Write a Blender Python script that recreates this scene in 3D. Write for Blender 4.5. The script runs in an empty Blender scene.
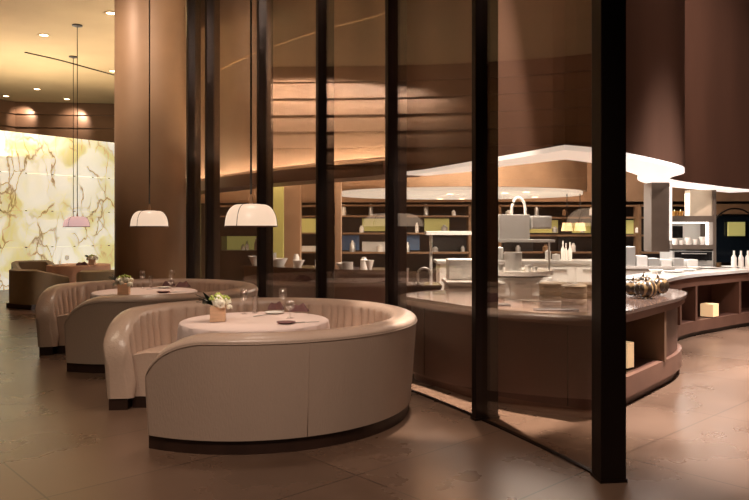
import bpy, bmesh, math, random
from mathutils import Vector, Matrix
random.seed(7)
PI=math.pi
S=bpy.context.scene; COL=S.collection
F=715.0; CX=374.5; HY=227.0; CH=1.5
def X(px,Y): return (px-CX)/F*Y
def Zh(py,Y): return CH-(py-HY)/F*Y

# ------------------------------------------------------------------ materials
def lin(c):
    return tuple(((v/255)/12.92 if v/255<=0.04045 else ((v/255+0.055)/1.055)**2.4) for v in c)+(1,)
def newmat(n):
    m=bpy.data.materials.new(n); m.use_nodes=True; nt=m.node_tree
    return m,nt,nt.nodes['Principled BSDF']
def pm(n,c,rough=.5,metal=0,noise=0,nscale=4,bump=0,bscale=60,stretch=(1,1,1),em=None,es=0,coat=0,spec=.5):
    m,nt,b=newmat(n); N=nt.nodes; L=nt.links
    b.inputs['Base Color'].default_value=lin(c); b.inputs['Roughness'].default_value=rough
    b.inputs['Metallic'].default_value=metal; b.inputs['Coat Weight'].default_value=coat
    b.inputs['Specular IOR Level'].default_value=spec
    if em: b.inputs['Emission Color'].default_value=lin(em); b.inputs['Emission Strength'].default_value=es
    tc=N.new('ShaderNodeTexCoord'); mp=N.new('ShaderNodeMapping'); mp.inputs['Scale'].default_value=stretch
    L.new(tc.outputs['Object'],mp.inputs['Vector'])
    if noise:
        t=N.new('ShaderNodeTexNoise'); t.inputs['Scale'].default_value=nscale; t.inputs['Detail'].default_value=5
        L.new(mp.outputs['Vector'],t.inputs['Vector'])
        r=N.new('ShaderNodeValToRGB'); e=r.color_ramp.elements
        base=lin(c); e[0].position=.3; e[1].position=.7
        e[0].color=tuple(v*(1-noise) for v in base[:3])+(1,); e[1].color=tuple(min(1,v*(1+noise)) for v in base[:3])+(1,)
        L.new(t.outputs['Fac'],r.inputs['Fac']); L.new(r.outputs['Color'],b.inputs['Base Color'])
    if bump:
        t2=N.new('ShaderNodeTexNoise'); t2.inputs['Scale'].default_value=bscale; t2.inputs['Detail'].default_value=3
        L.new(mp.outputs['Vector'],t2.inputs['Vector'])
        bp=N.new('ShaderNodeBump'); bp.inputs['Strength'].default_value=bump; bp.inputs['Distance'].default_value=.01
        L.new(t2.outputs['Fac'],bp.inputs['Height']); L.new(bp.outputs['Normal'],b.inputs['Normal'])
    return m
def emis(n,c,s):
    m,nt,b=newmat(n); b.inputs['Base Color'].default_value=lin(c); b.inputs['Roughness'].default_value=.5
    b.inputs['Emission Color'].default_value=lin(c); b.inputs['Emission Strength'].default_value=s
    return m
M={}
M['copper']=pm('copper_panel',(122,97,78),.38,.4,.22,1.1,.05,30,(1,1,.35))
M['copper2']=pm('bronze_panel',(108,78,64),.36,.4,.25,.9,.06,25,(1,1,.3))
M['copper_in']=pm('copper_canopy',(180,144,112),.4,.3,.22,1.6)
M['metal_dark']=pm('dark_bronze',(30,19,15),.35,.5)
M['leather']=pm('taupe_leather',(190,164,146),.27,0,.05,3,.3,40)
M['leather_out']=pm('taupe_hide_panel',(164,141,124),.5,0,.05,2,.3,90,(1,1,.3))
M['dark_wood']=pm('dark_stained_oak',(46,29,22),.35,0,.25,6,.05,40,(1,1,.15))
M['olive']=pm('olive_brown_hide',(128,108,80),.5,0,.08,3)
M['cloth']=pm('white_linen',(214,192,184),.85,0,.02,8,.12,220)
M['column']=pm('column_plaster',(150,118,88),.5,.1,.12,1.6,.03,20)
M['counter_wood']=pm('walnut_panel',(74,46,37),.36,.1,.2,3,.04,40,(1,1,.3))
M['counter_lite']=pm('walnut_band',(108,76,62),.38,.1,.15,3,.04,40)
M['stone_top']=pm('polished_brown_stone',(98,78,68),.14,.1,.15,7,.02,20,coat=.3)
M['marble']=pm('white_marble',(215,208,200),.2,0,.06,4)
M['steel']=pm('brushed_steel',(190,188,184),.33,.55,.05,20,.05,80,(1,1,.05))
M['steel_panel']=pm('satin_grey_panel',(112,100,90),.45,.5,.06,8)
M['white']=pm('white_paint',(225,222,216),.4)
M['ceiling']=pm('ceiling_plaster',(176,154,116),.8,0,.05,1.2)
M['ceil_dark']=pm('dark_ceiling',(60,44,34),.7)
M['board']=pm('bronze_board',(120,92,72),.35,.35,.15,1.4)
M['ladd']=pm('dark_wall',(46,34,27),.6,0,.1,2)
M['tan_wood']=pm('honey_wood',(128,98,70),.5,0,.15,6)
M['mauve']=pm('mauve_napkin',(108,74,72),.85,0,.1,10,.2,90)
M['leaf']=pm('leaf',(32,46,26),.5,0,.3,20)
M['lime']=pm('lime_bloom',(176,190,96),.6,0,.2,40)
M['petal']=pm('petal',(238,232,214),.6,0,.05,30)
M['vase']=pm('blond_wood_vase',(224,184,150),.5,0,.12,12,stretch=(1,1,4))
M['black']=pm('black_gloss',(16,14,14),.25)
M['gold']=pm('gold_glaze',(176,128,66),.3,.5,.2,30)
M['bamboo']=pm('bamboo_weave',(170,148,116),.7,0,.25,40,.3,120,(1,1,4))
M['china']=pm('white_china',(235,230,222),.2)
M['led']=emis('led_strip',(255,236,212),110)
M['soffit']=emis('white_soffit_glow',(255,244,236),.60)  # white brightness put into the material as emission
M['downlight']=emis('downlight_lens',(255,225,180),8)
M['lampbox']=emis('lit_parchment',(250,208,156),.42)
M['shelf_light']=emis('shelf_light_strip',(255,244,232),3)
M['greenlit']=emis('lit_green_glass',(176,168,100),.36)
M['winglow']=emis('evening_window',(70,92,120),.22)
M['orb']=emis('lit_orb',(226,220,150),.5)
# lamp shade : lit opal glass, one even emission over the whole shade
m,nt,b=newmat('opal_shade'); b.inputs['Base Color'].default_value=lin((150,128,110)); b.inputs['Roughness'].default_value=.35
b.inputs['Emission Color'].default_value=lin((255,221,190)); b.inputs['Emission Strength'].default_value=.64
M['shade']=m
m,nt,b=newmat('pink_opal_shade'); b.inputs['Base Color'].default_value=lin((150,125,118)); b.inputs['Roughness'].default_value=.35
b.inputs['Emission Color'].default_value=lin((255,206,200)); b.inputs['Emission Strength'].default_value=.5
M['shade_pink']=m
# glass
def glassmat(n,tint,f0=.11,rough=0.0):
    m,nt,b=newmat(n); N=nt.nodes; L=nt.links; N.remove(b)
    tr=N.new('ShaderNodeBsdfTransparent'); tr.inputs['Color'].default_value=tint
    gl=N.new('ShaderNodeBsdfGlossy'); gl.inputs['Roughness'].default_value=rough; gl.inputs['Color'].default_value=(1,1,1,1)
    lw=N.new('ShaderNodeLayerWeight'); lw.inputs['Blend'].default_value=.5
    pw=N.new('ShaderNodeMath'); pw.operation='POWER'; pw.inputs[1].default_value=5; L.new(lw.outputs['Facing'],pw.inputs[0])
    fr=N.new('ShaderNodeMath'); fr.operation='MULTIPLY_ADD'; fr.inputs[1].default_value=1-f0; fr.inputs[2].default_value=f0; L.new(pw.outputs[0],fr.inputs[0])
    mx=N.new('ShaderNodeMixShader'); L.new(fr.outputs[0],mx.inputs[0]); L.new(tr.outputs[0],mx.inputs[1]); L.new(gl.outputs[0],mx.inputs[2])
    L.new(mx.outputs[0],N['Material Output'].inputs['Surface']); return m
M['glass']=glassmat('bronze_tint_glass',(.93,.88,.82,1))
M['clear']=glassmat('table_glass',(.96,.95,.94,1),.12)
# onyx
m,nt,b=newmat('backlit_onyx'); N=nt.nodes; L=nt.links
tc=N.new('ShaderNodeTexCoord')
n1=N.new('ShaderNodeTexNoise'); n1.inputs['Scale'].default_value=1.0; n1.inputs['Detail'].default_value=6; n1.inputs['Distortion'].default_value=1.2
L.new(tc.outputs['Object'],n1.inputs['Vector'])
r1=N.new('ShaderNodeValToRGB'); e=r1.color_ramp.elements
e[0].position=.36; e[0].color=lin((228,216,150)); e[1].position=.58; e[1].color=lin((252,250,232))
x=r1.color_ramp.elements.new(.46); x.color=lin((246,240,200))
L.new(n1.outputs['Fac'],r1.inputs['Fac'])
def veins(scale,dist,wd,seed):
    mp=N.new('ShaderNodeMapping'); mp.inputs['Location'].default_value=(seed,seed*2,seed); mp.inputs['Rotation'].default_value=(.4,.5*seed,.3); mp.inputs['Scale'].default_value=(1,1,.55)
    L.new(tc.outputs['Object'],mp.inputs['Vector'])
    a=N.new('ShaderNodeTexNoise'); a.inputs['Scale'].default_value=2.2; a.inputs['Detail'].default_value=4; L.new(mp.outputs['Vector'],a.inputs['Vector'])
    ad=N.new('ShaderNodeVectorMath'); ad.operation='MULTIPLY_ADD'; ad.inputs[1].default_value=(dist,dist,dist); L.new(a.outputs['Color'],ad.inputs[0]); L.new(mp.outputs['Vector'],ad.inputs[2])
    v=N.new('ShaderNodeTexVoronoi'); v.feature='DISTANCE_TO_EDGE'; v.inputs['Scale'].default_value=scale; L.new(ad.outputs[0],v.inputs['Vector'])
    mr=N.new('ShaderNodeMapRange'); mr.inputs['From Min'].default_value=0; mr.inputs['From Max'].default_value=wd; mr.inputs['To Min'].default_value=1; mr.inputs['To Max'].default_value=0
    L.new(v.outputs['Distance'],mr.inputs['Value'])
    k=N.new('ShaderNodeTexNoise'); k.inputs['Scale'].default_value=1.3; L.new(mp.outputs['Vector'],k.inputs['Vector'])
    kr=N.new('ShaderNodeMapRange'); kr.inputs['From Min'].default_value=.44; kr.inputs['From Max'].default_value=.56; L.new(k.outputs['Fac'],kr.inputs['Value'])
    m2=N.new('ShaderNodeMath'); m2.operation='MULTIPLY'; L.new(mr.outputs[0],m2.inputs[0]); L.new(kr.outputs[0],m2.inputs[1]); return m2
v1=veins(1.35,.55,.035,1.3); v2=veins(2.8,.4,.06,4.1)
msk=N.new('ShaderNodeTexNoise'); msk.inputs['Scale'].default_value=.8; L.new(tc.outputs['Object'],msk.inputs['Vector'])
mm=N.new('ShaderNodeMapRange'); mm.inputs['From Min'].default_value=.42; mm.inputs['From Max'].default_value=.58; L.new(msk.outputs['Fac'],mm.inputs['Value'])
mu=N.new('ShaderNodeMath'); mu.operation='MULTIPLY'; L.new(v2.outputs[0],mu.inputs[0]); L.new(mm.outputs[0],mu.inputs[1])
mxm=N.new('ShaderNodeMath'); mxm.operation='MAXIMUM'; L.new(v1.outputs[0],mxm.inputs[0]); L.new(mu.outputs[0],mxm.inputs[1])
mc=N.new('ShaderNodeMix'); mc.data_type='RGBA'; mc.inputs['B'].default_value=lin((150,112,40))
ms=N.new('ShaderNodeMath'); ms.operation='MULTIPLY'; ms.inputs[1].default_value=.9; L.new(mxm.outputs[0],ms.inputs[0])
L.new(ms.outputs[0],mc.inputs['Factor']); L.new(r1.outputs['Color'],mc.inputs['A'])
L.new(mc.outputs['Result'],b.inputs['Base Color']); L.new(mc.outputs['Result'],b.inputs['Emission Color'])
b.inputs['Emission Strength'].default_value=.46; b.inputs['Roughness'].default_value=.3
M['onyx']=m
# floor
m,nt,b=newmat('brown_marble_tiles'); N=nt.nodes; L=nt.links
tc=N.new('ShaderNodeTexCoord'); mp=N.new('ShaderNodeMapping'); mp.inputs['Rotation'].default_value=(0,0,math.radians(-42.7)); mp.inputs['Location'].default_value=(.15,.35,0)
L.new(tc.outputs['Object'],mp.inputs['Vector'])
br=N.new('ShaderNodeTexBrick'); br.offset=0; br.inputs['Scale'].default_value=1; br.inputs['Brick Width'].default_value=1.5; br.inputs['Row Height'].default_value=.9
br.inputs['Mortar Size'].default_value=.006; br.inputs['Mortar Smooth'].default_value=.3; br.inputs['Color1'].default_value=(.92,.92,.92,1); br.inputs['Color2'].default_value=(1.06,1.06,1.06,1); br.inputs['Mortar'].default_value=(.42,.42,.42,1)
L.new(mp.outputs['Vector'],br.inputs['Vector'])
ns=N.new('ShaderNodeTexNoise'); ns.inputs['Scale'].default_value=.9; ns.inputs['Detail'].default_value=6; ns.inputs['Roughness'].default_value=.55; ns.inputs['Distortion'].default_value=0
L.new(mp.outputs['Vector'],ns.inputs['Vector'])
rr=N.new('ShaderNodeValToRGB'); e=rr.color_ramp.elements; e[0].position=.2; e[0].color=lin((78,58,45)); e[1].position=.8; e[1].color=lin((122,96,79))
L.new(ns.outputs['Fac'],rr.inputs['Fac'])
mx=N.new('ShaderNodeMix'); mx.data_type='RGBA'; mx.blend_type='MULTIPLY'; mx.inputs['Factor'].default_value=1
L.new(rr.outputs['Color'],mx.inputs['A']); L.new(br.outputs['Color'],mx.inputs['B']); L.new(mx.outputs['Result'],b.inputs['Base Color'])
rg=N.new('ShaderNodeMapRange'); rg.inputs['To Min'].default_value=.20; rg.inputs['To Max'].default_value=.36; L.new(ns.outputs['Fac'],rg.inputs['Value']); L.new(rg.outputs[0],b.inputs['Roughness'])
M['floor']=m
# striped gourd
m,nt,b=newmat('striped_glaze'); N=nt.nodes; L=nt.links
tc=N.new('ShaderNodeTexCoord'); wv=N.new('ShaderNodeTexWave'); wv.inputs['Scale'].default_value=6; wv.inputs['Distortion'].default_value=3; wv.inputs['Detail'].default_value=1
L.new(tc.outputs['Object'],wv.inputs['Vector']); rr=N.new('ShaderNodeValToRGB'); e=rr.color_ramp.elements
e[0].position=.45; e[0].color=lin((48,37,27)); e[1].position=.8; e[1].color=lin((128,102,70))
L.new(wv.outputs['Fac'],rr.inputs['Fac']); L.new(rr.outputs['Color'],b.inputs['Base Color']); b.inputs['Roughness'].default_value=.25
M['gourd']=m

# ------------------------------------------------------------------ mesh helpers
def link(name,bm,mat,parent=None,smooth=False,recalc=True):
    me=bpy.data.meshes.new(name)
    if recalc: bmesh.ops.recalc_face_normals(bm,faces=bm.faces)
    bm.to_mesh(me); bm.free()
    for mt in (mat if isinstance(mat,(list,tuple)) else [mat]): me.materials.append(mt)
    o=bpy.data.objects.new(name,me); COL.objects.link(o)
    if smooth is True:
        for p in me.polygons: p.use_smooth=True
    elif smooth:
        for p in me.polygons: p.use_smooth=True
        me.set_sharp_from_angle(angle=math.radians(smooth))
    if parent: o.parent=parent
    return o
def thing(name,label,cat,loc=(0,0,0),rz=0,group=None):
    o=bpy.data.objects.new(name,None); COL.objects.link(o); o.location=loc; o.rotation_euler=(0,0,rz)
    return tag(o,label,cat,group)
def tag(o,label,cat,group=None,kind=None):
    o['label']=label; o['category']=cat
    if group: o['group']=group
    if kind: o['kind']=kind
    return o
def struct(o,label=None):
    o['kind']='structure'
    if label: o['label']=label
    return o
def box(bm,c,s,rz=0,bev=0,mi=0):
    mt=Matrix.Translation(c)@Matrix.Rotation(rz,4,'Z')@Matrix.Diagonal((s[0],s[1],s[2],1))
    r=bmesh.ops.create_cube(bm,size=1,matrix=mt)
    fs=list({f for v in r['verts'] for f in v.link_faces})
    for f in fs: f.material_index=mi
    if bev:
        es=list({e for f in fs for e in f.edges})
        bmesh.ops.bevel(bm,geom=es,offset=bev,segments=2,affect='EDGES',profile=.6)
    return bm
def boxm(c,s,rz=0,bev=0):
    return box(bmesh.new(),c,s,rz,bev)
def lathe(bm,prof,c=(0,0,0),seg=32,close=False,a0=0,a1=2*PI,mi=0):
    full=abs(a1-a0-2*PI)<1e-4; n=seg if full else seg+1
    rings=[]
    for k in range(n):
        a=a0+(a1-a0)*k/seg; rings.append([bm.verts.new((c[0]+r*math.cos(a),c[1]+r*math.sin(a),c[2]+z)) for r,z in prof])
    for k in range(seg):
        A=rings[k]; B=rings[(k+1)%n]
        for i in range(len(prof)-1+(1 if close else 0)):
            j=(i+1)%len(prof)
            f=bm.faces.new((A[i],B[i],B[j],A[j])); f.material_index=mi
    bmesh.ops.remove_doubles(bm,verts=[v for r in rings for v in r],dist=1e-5)
    return bm
def tube(bm,pts,r,seg=8,mi=0):
    pts=[Vector(p) for p in pts]; rings=[]
    for i,p in enumerate(pts):
        t=(pts[min(i+1,len(pts)-1)]-pts[max(i-1,0)]).normalized()
        up=Vector((0,0,1)) if abs(t.z)<.95 else Vector((1,0,0))
        a=t.cross(up).normalized(); b=t.cross(a)
        rr=r[i] if isinstance(r,(list,tuple)) else r
        rings.append([bm.verts.new(p+(a*math.cos(2*PI*k/seg)+b*math.sin(2*PI*k/seg))*rr) for k in range(seg)])
    for A,B in zip(rings,rings[1:]):
        for k in range(seg):
            f=bm.faces.new((A[k],A[(k+1)%seg],B[(k+1)%seg],B[k])); f.material_index=mi
    for R in (rings[0],rings[-1]):
        f=bm.faces.new(R); f.material_index=mi
    return bm
def smooth_path(pts,n=8):
    out=[]; P=[Vector(p) for p in pts]
    P=[P[0]*2-P[1]]+P+[P[-1]*2-P[-2]]
    for i in range(1,len(P)-2):
        for k in range(n):
            t=k/n; p0,p1,p2,p3=P[i-1:i+3]
            out.append(.5*((2*p1)+(-p0+p2)*t+(2*p0-5*p1+4*p2-p3)*t*t+(-p0+3*p1-3*p2+p3)*t**3))
    out.append(P[-2]); return out
def offset(path,d):
    out=[]
    for i,p in enumerate(path):
        t=(path[min(i+1,len(path)-1)]-path[max(i-1,0)]).normalized()
        out.append(p+Vector((-t.y,t.x))*d)
    return out
def strip(bm,A,B,z0,z1,mi=0,B0=None):
    """solid between two plan curves A and B"""
    n=len(A); z=lambda L,h:[bm.verts.new((p.x,p.y,h)) for p in L]
    a0,a1,b0,b1=z(A,z0),z(A,z1),z(B,z0),z(B,z1)
    fs=[]
    for i in range(n-1):
        fs+=[bm.faces.new((a0[i],a0[i+1],a1[i+1],a1[i])),bm.faces.new((b0[i],b1[i],b1[i+1],b0[i+1])),
             bm.faces.new((a1[i],a1[i+1],b1[i+1],b1[i])),bm.faces.new((a0[i],b0[i],b0[i+1],a0[i+1]))]
    for i in (0,n-1): fs.append(bm.faces.new((a0[i],a1[i],b1[i],b0[i])))
    for f in fs: f.material_index=mi
    return bm
def band(path,o0,o1,z0,z1,bm=None):
    return strip(bm or bmesh.new(),offset(path,o0),offset(path,o1),z0,z1)
def sub(path,f0,f1):
    n=len(path)-1; return path[int(round(n*f0)):int(round(n*f1))+1]
def V2(l): return [Vector(p) for p in l]
def oval(cx,cy,rx,ry,n=40): return [Vector((cx+rx*math.cos(2*PI*k/n),cy+ry*math.sin(2*PI*k/n))) for k in range(n+1)]
def prism(bm,pts,z0,z1):
    a=[bm.verts.new((p[0],p[1],z0)) for p in pts]; b=[bm.verts.new((p[0],p[1],z1)) for p in pts]
    bm.faces.new(a); bm.faces.new(b); n=len(pts)
    for i in range(n): bm.faces.new((a[i],a[(i+1)%n],b[(i+1)%n],b[i]))
    return bm

# ------------------------------------------------------------------ glass wall geometry
s=1.42; P=[Vector((1.36,4.27))]; h=19.5; dh=5.75
arc=[P[0].copy()]; cur=P[0].copy(); sub_n=12
for bay in range(6):
    L_=s if bay<5 else .55
    dd=5.75-.6*bay
    for k in range(sub_n):
        a=math.radians(h); cur=cur+Vector((-math.sin(a),math.cos(a)))*L_/sub_n; arc.append(cur.copy()); h+=dd*L_/s/sub_n
    P.append(cur.copy())
def heading(i):
    t=(arc[min(i+1,len(arc)-1)]-arc[max(i-1,0)]).normalized(); return math.atan2(t.y,t.x)

# ------------------------------------------------------------------ shell
struct(link('floor',boxm((2,9,-.05),(44,34,.1)),M['floor']))
cb=bmesh.new(); cp=[(-18,-7),(1.3,-7)]+[(p.x,p.y) for p in arc]+[(-4.8,22),(-18,22)]
prism(cb,cp,5.1,5.25); struct(link('ceiling',cb,M['ceiling']))
struct(link('ceiling',boxm((9.5,7.5,6.55),(29,30,.1)),M['ceil_dark']))
struct(link('wall_rear',boxm((2,-7.05,3),(40,.1,6)),M['ladd']))
struct(link('wall_right',boxm((18,7,3.2),(.1,28,6.4)),M['copper2']))
struct(link('wall_far',boxm((7,22,3.2),(22,.1,6.4)),M['ladd']))
# board clad wall above and beside the onyx
wpath=smooth_path([(-8.6,-6.5),(-8.0,2),(-7.75,8),(-7.9,11.5),(-8.8,14.5),(-9.75,16.6),(-10.4,18.4),(-10.9,19.6)],8)
wp2=V2([(-10.9,19.6),(-10.32,20.55),(-8.2,20.8),(-6,21.1),(-4,21.4)])
bb=bmesh.new()
for path in (wpath,wp2):
    out=offset(path,.12); zs=0
    strip(bb,path,offset(path,.3),0,5.1)
    for k in range(14):
        z0=5.1-.37*(k+1)
        if z0<0: break
        # each board leans a little: solid wedge
        A=offset(path,-.05); n=len(path)
        lo=[bb.verts.new((p.x,p.y,z0+.012)) for p in offset(path,-.075)]; hi=[bb.verts.new((p.x,p.y,z0+.355)) for p in offset(path,-.03)]
        lo2=[bb.verts.new((p.x,p.y,z0+.012)) for p in path]; hi2=[bb.verts.new((p.x,p.y,z0+.355)) for p in path]
        for i in range(n-1):
            bb.faces.new((lo[i],lo[i+1],hi[i+1],hi[i])); bb.faces.new((hi[i],hi[i+1],hi2[i+1],hi2[i])); bb.faces.new((lo[i],lo2[i],lo2[i+1],lo[i+1]))
struct(link('wall_left',bb,M['board'],smooth=30))
# onyx wall : tiers of panels
ox=smooth_path([(-9.75,15.9),(-8.92,17.0),(-7.9,18.4),(-7.1,19.5),(-6.3,20.6)],8)
ob=bmesh.new()
for z0,z1 in ((0,1.0),(1.006,1.9),(1.906,2.82),(2.826,3.8)): strip(ob,ox,offset(ox,.12),z0,z1)
struct(link('wall_back',ob,M['onyx'],smooth=30))
jb=bmesh.new()
for z in (1.0,1.9,2.82):
    for i in range(2,len(ox)-1,3):
        p=ox[i]+ (offset(ox,-.012)[i]-ox[i]); box(jb,(p.x,p.y,z),(.05,.02,.022),math.atan2((ox[i]-ox[i-1]).y,(ox[i]-ox[i-1]).x))
struct(link('trim_1',jb,M['ladd']))
# ceiling slot diffuser
sp=smooth_path([(X(25,14.7),14.7),(X(60,15.4),15.4),(X(90,16.2),16.2),(X(118,17.0),17.0),(X(170,18.6),18.6)],8)
tag(link('slot_diffuser',band(sp,-.025,.025,5.085,5.1),M['black']),'thin curved dark air slot set in the gold-lit ceiling','air vent')
dl=[(44,35,'by the start of the curved air slot'),(37,89,'above the middle of the onyx wall'),(6,96,'above the leftmost end of the onyx wall'),(67,99,'closest to the lit board wall'),(111,13,'nearest the top of the round column'),(113,71,'touching the curved slot beside the column')]
for px,py,wh in dl:
    Yd=3.6*F/(HY-py); t=thing('ceiling_downlight','small round recessed ceiling spotlight '+wh,'downlight',(X(px,Yd),Yd,5.1),0,'ceiling downlights')
    link('trim_ring',lathe(bmesh.new(),[(.075,0),(.11,0),(.11,-.012),(.075,-.008)],seg=20,close=True),M['ceiling'],t,True)
    link('lens',lathe(bmesh.new(),[(0,-.004),(.075,-.004)],seg=20),M['downlight'],t)

# posts
def post(i,w,d,label):
    idx=min(i*sub_n,len(arc)-1); a=heading(idx); p=P[i]
    c=p; bm=bmesh.new()
    box(bm,(c.x,c.y,2.55),(d,w,5.1),a,.004)
    o=link('trim_%d'%(i+2),bm,M['metal_dark']); struct(o,label)
# big corner post, then mullions (profile: along the wall d, across w)
bm=bmesh.new(); a0=heading(0)
box(bm,(1.395,4.26,2.55),(.155,.14,5.1),math.radians(6),.006); box(bm,(1.395,4.26,.01),(.165,.15,.02),math.radians(6))
struct(link('trim_2',bm,M['metal_dark']),'wide dark bronze corner post at the open end of the glass wall')
for i in range(1,7):
    w=.13; d=.055
    idx=min(i*sub_n,len(arc)-1); a=heading(idx); p=P[i]
    nx,ny=math.sin(a),-math.cos(a)  # towards the kitchen
    bm=bmesh.new(); box(bm,(p.x+nx*.045,p.y+ny*.045,2.55),(.06,.21,5.1),a,.004)
    box(bm,(p.x+nx*.045,p.y+ny*.045,.01),(.075,.225,.02),a)
    struct(link('trim_%d'%(i+2),bm,M['metal_dark']))
for i in range(6):
    seg=arc[i*sub_n:(i+1)*sub_n+1]
    bm=band(seg,-.006,.006,.012,5.08)
    struct(link('window_%d'%(i+1),bm,M['glass'],smooth=30))
    bm=band(seg,-.016,.016,0,.012); struct(link('trim_%d'%(i+10),bm,M['metal_dark']))

# ------------------------------------------------------------------ bulkheads
HB=2.1
lp=smooth_path([(X(150,16.5),16.5),(X(186,14.0),14.0),(X(220,12.6),12.6),(X(256,11.3),11.3),(X(318,10.0),10.0),(X(388,9.1),9.1),(X(412,8.7),8.7)],8)
bm=bmesh.new(); L1=offset(lp,0)
for z0,z1 in ((2.38,4.165),(4.18,6.5)): strip(bm,lp,offset(lp,-.15),z0,z1)
struct(link('wall_kitchen_left',bm,M['copper'],smooth=30))
bm=band(lp,-.15,-.158,4.163,4.183); struct(link('trim_20',bm,pm('joint_glint',(240,205,165),.25,.6)))  # pale trim colour stands for light caught along the panel joint
bm=band(lp,.13,-.42,2.12,2.25); strip(bm,offset(lp,-.39),offset(lp,-.42),2.25,2.29); struct(link('trim_21',bm,M['copper2']))
bm=bmesh.new(); strip(bm,offset(lp,-.27),offset(lp,-.34),2.252,2.262)
tag(link('cove_light',bm,M['led']),'glowing cove strip along the ledge under the curved copper wall','light strip')
m1=smooth_path([(.33,8.25),(.55,7.94),(.97,6.9),(1.48,5.57)],8)
m2=smooth_path([(1.48,5.57),(1.8,5.78),(2.15,6.13),(2.63,6.7),(3.2,7.45),(3.48,8.05),(3.58,8.6),(3.82,9.3),(4.3,10.0),(4.95,10.7),(6.43,12.2),(8.5,13.6),(12,14.8),(17.9,15.6)],8)
for pth,nm in ((m1,'wall_kitchen_front'),(m2,'wall_kitchen_right')):
    bm=bmesh.new()
    zz=((2.14,4.165),(4.175,6.5)) if pth is m1 else ((2.14,6.5),)
    for z0,z1 in zz: strip(bm,pth,offset(pth,.12),z0,z1)
    struct(link(nm,bm,M['copper2'],smooth=35))
# soffit ring, glow put in by emission, with its raised inner side
hole=smooth_path([(X(403,8.9)+.3,9.4),(X(430,8.6)+.3,8.9),(1.62,6.55),(2.4,7.1),(3.0,7.95),(3.15,8.6),(3.25,9.3),(3.75,10.3),(4.5,11.3),(5.9,12.6)],6)
outer=V2([(p.x,p.y) for p in m1])+m2[1:]
def resample(p,n):
    d=[0]
    for a,b in zip(p,p[1:]): d.append(d[-1]+(b-a).length)
    out=[];j=0
    for k in range(n):
        s_=d[-1]*k/(n-1)
        while j<len(p)-2 and d[j+1]<s_: j+=1
        f=(s_-d[j])/max(1e-6,d[j+1]-d[j]); out.append(p[j].lerp(p[j+1],f))
    return out
outc=[p for p in outer if p.x<7.5]
# pair points on the outer curve with inward offsets, kept apart so the ring stays tidy
A=resample(V2([(p.x,p.y) for p in m1]),20); B=resample(V2([(.60,8.4),(1.05,7.75),(1.21,7.22),(1.70,6.36)]),20)
A2=resample([p for p in m2 if p.x<6.5],40)
B2=resample(smooth_path([(1.70,6.36),(2.05,6.72),(2.68,7.66),(3.1,8.4),(3.35,9.1),(3.66,9.7),(4.15,10.4),(4.8,11.1),(6.2,12.5)],6),40)
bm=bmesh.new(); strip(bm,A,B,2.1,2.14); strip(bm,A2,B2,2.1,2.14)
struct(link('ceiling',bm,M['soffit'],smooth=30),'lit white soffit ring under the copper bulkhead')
# island canopy
cv=oval(1.62,13.7,2.38,2.05,48)
bm=bmesh.new(); prism(bm,cv[:-1],2.16,4.6)
t=thing('ceiling_canopy','oval pale copper canopy hanging over the far cooking island','canopy',(0,0,0))
link('drum',bm,M['copper_in'],t,40)
bm=bmesh.new(); prism(bm,oval(1.62,13.7,2.3,1.97,48)[:-1],2.1,2.16); link('glowing_underside',bm,pm('canopy_white_glow',(225,222,215),.4,em=(255,245,232),es=.6),t,40)  # white underside brightened by emission in its own material
for px,py in ((505,193),(526,192),(535,197),(450,194),(440,199),(462,200)):
    Yd=.6*F/(py-HY)*-1; Yd=min(Yd,15.2)
    link('spot_lens',lathe(bmesh.new(),[(0,0),(.06,0)],(X(px,Yd),Yd,2.094),16),M['downlight'],t)
# back bulkhead behind kitchen
bk=smooth_path([(-6.5,19),(-3,18.2),(1,17.8),(5,17.4),(9,17.2),(14,17.3),(17.9,17.5)],6)
struct(link('wall_kitchen_back',band(bk,0,.15,2.12,6.5),M['copper_in'],smooth=30))
bw=bmesh.new()
b2=smooth_path([(-6.5,19.6),(-3,18.9),(1,18.5),(5,18.1),(9,17.9),(14,18.0),(17.9,18.2)],6)
struct(link('wall_kitchen_far',band(b2,0,.1,0,2.2),M['ladd'],smooth=30))

# ------------------------------------------------------------------ round column
Yc=10.3
tag(link('round_column',lathe(bmesh.new(),[(.0,0),(.53,0),(.53,.12),(.492,.125),(.492,5.1),(0,5.1)],(X(150.7,Yc),Yc,0),64),M['column'],smooth=30),'massive round tan column rising behind the middle booth','column')

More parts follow.
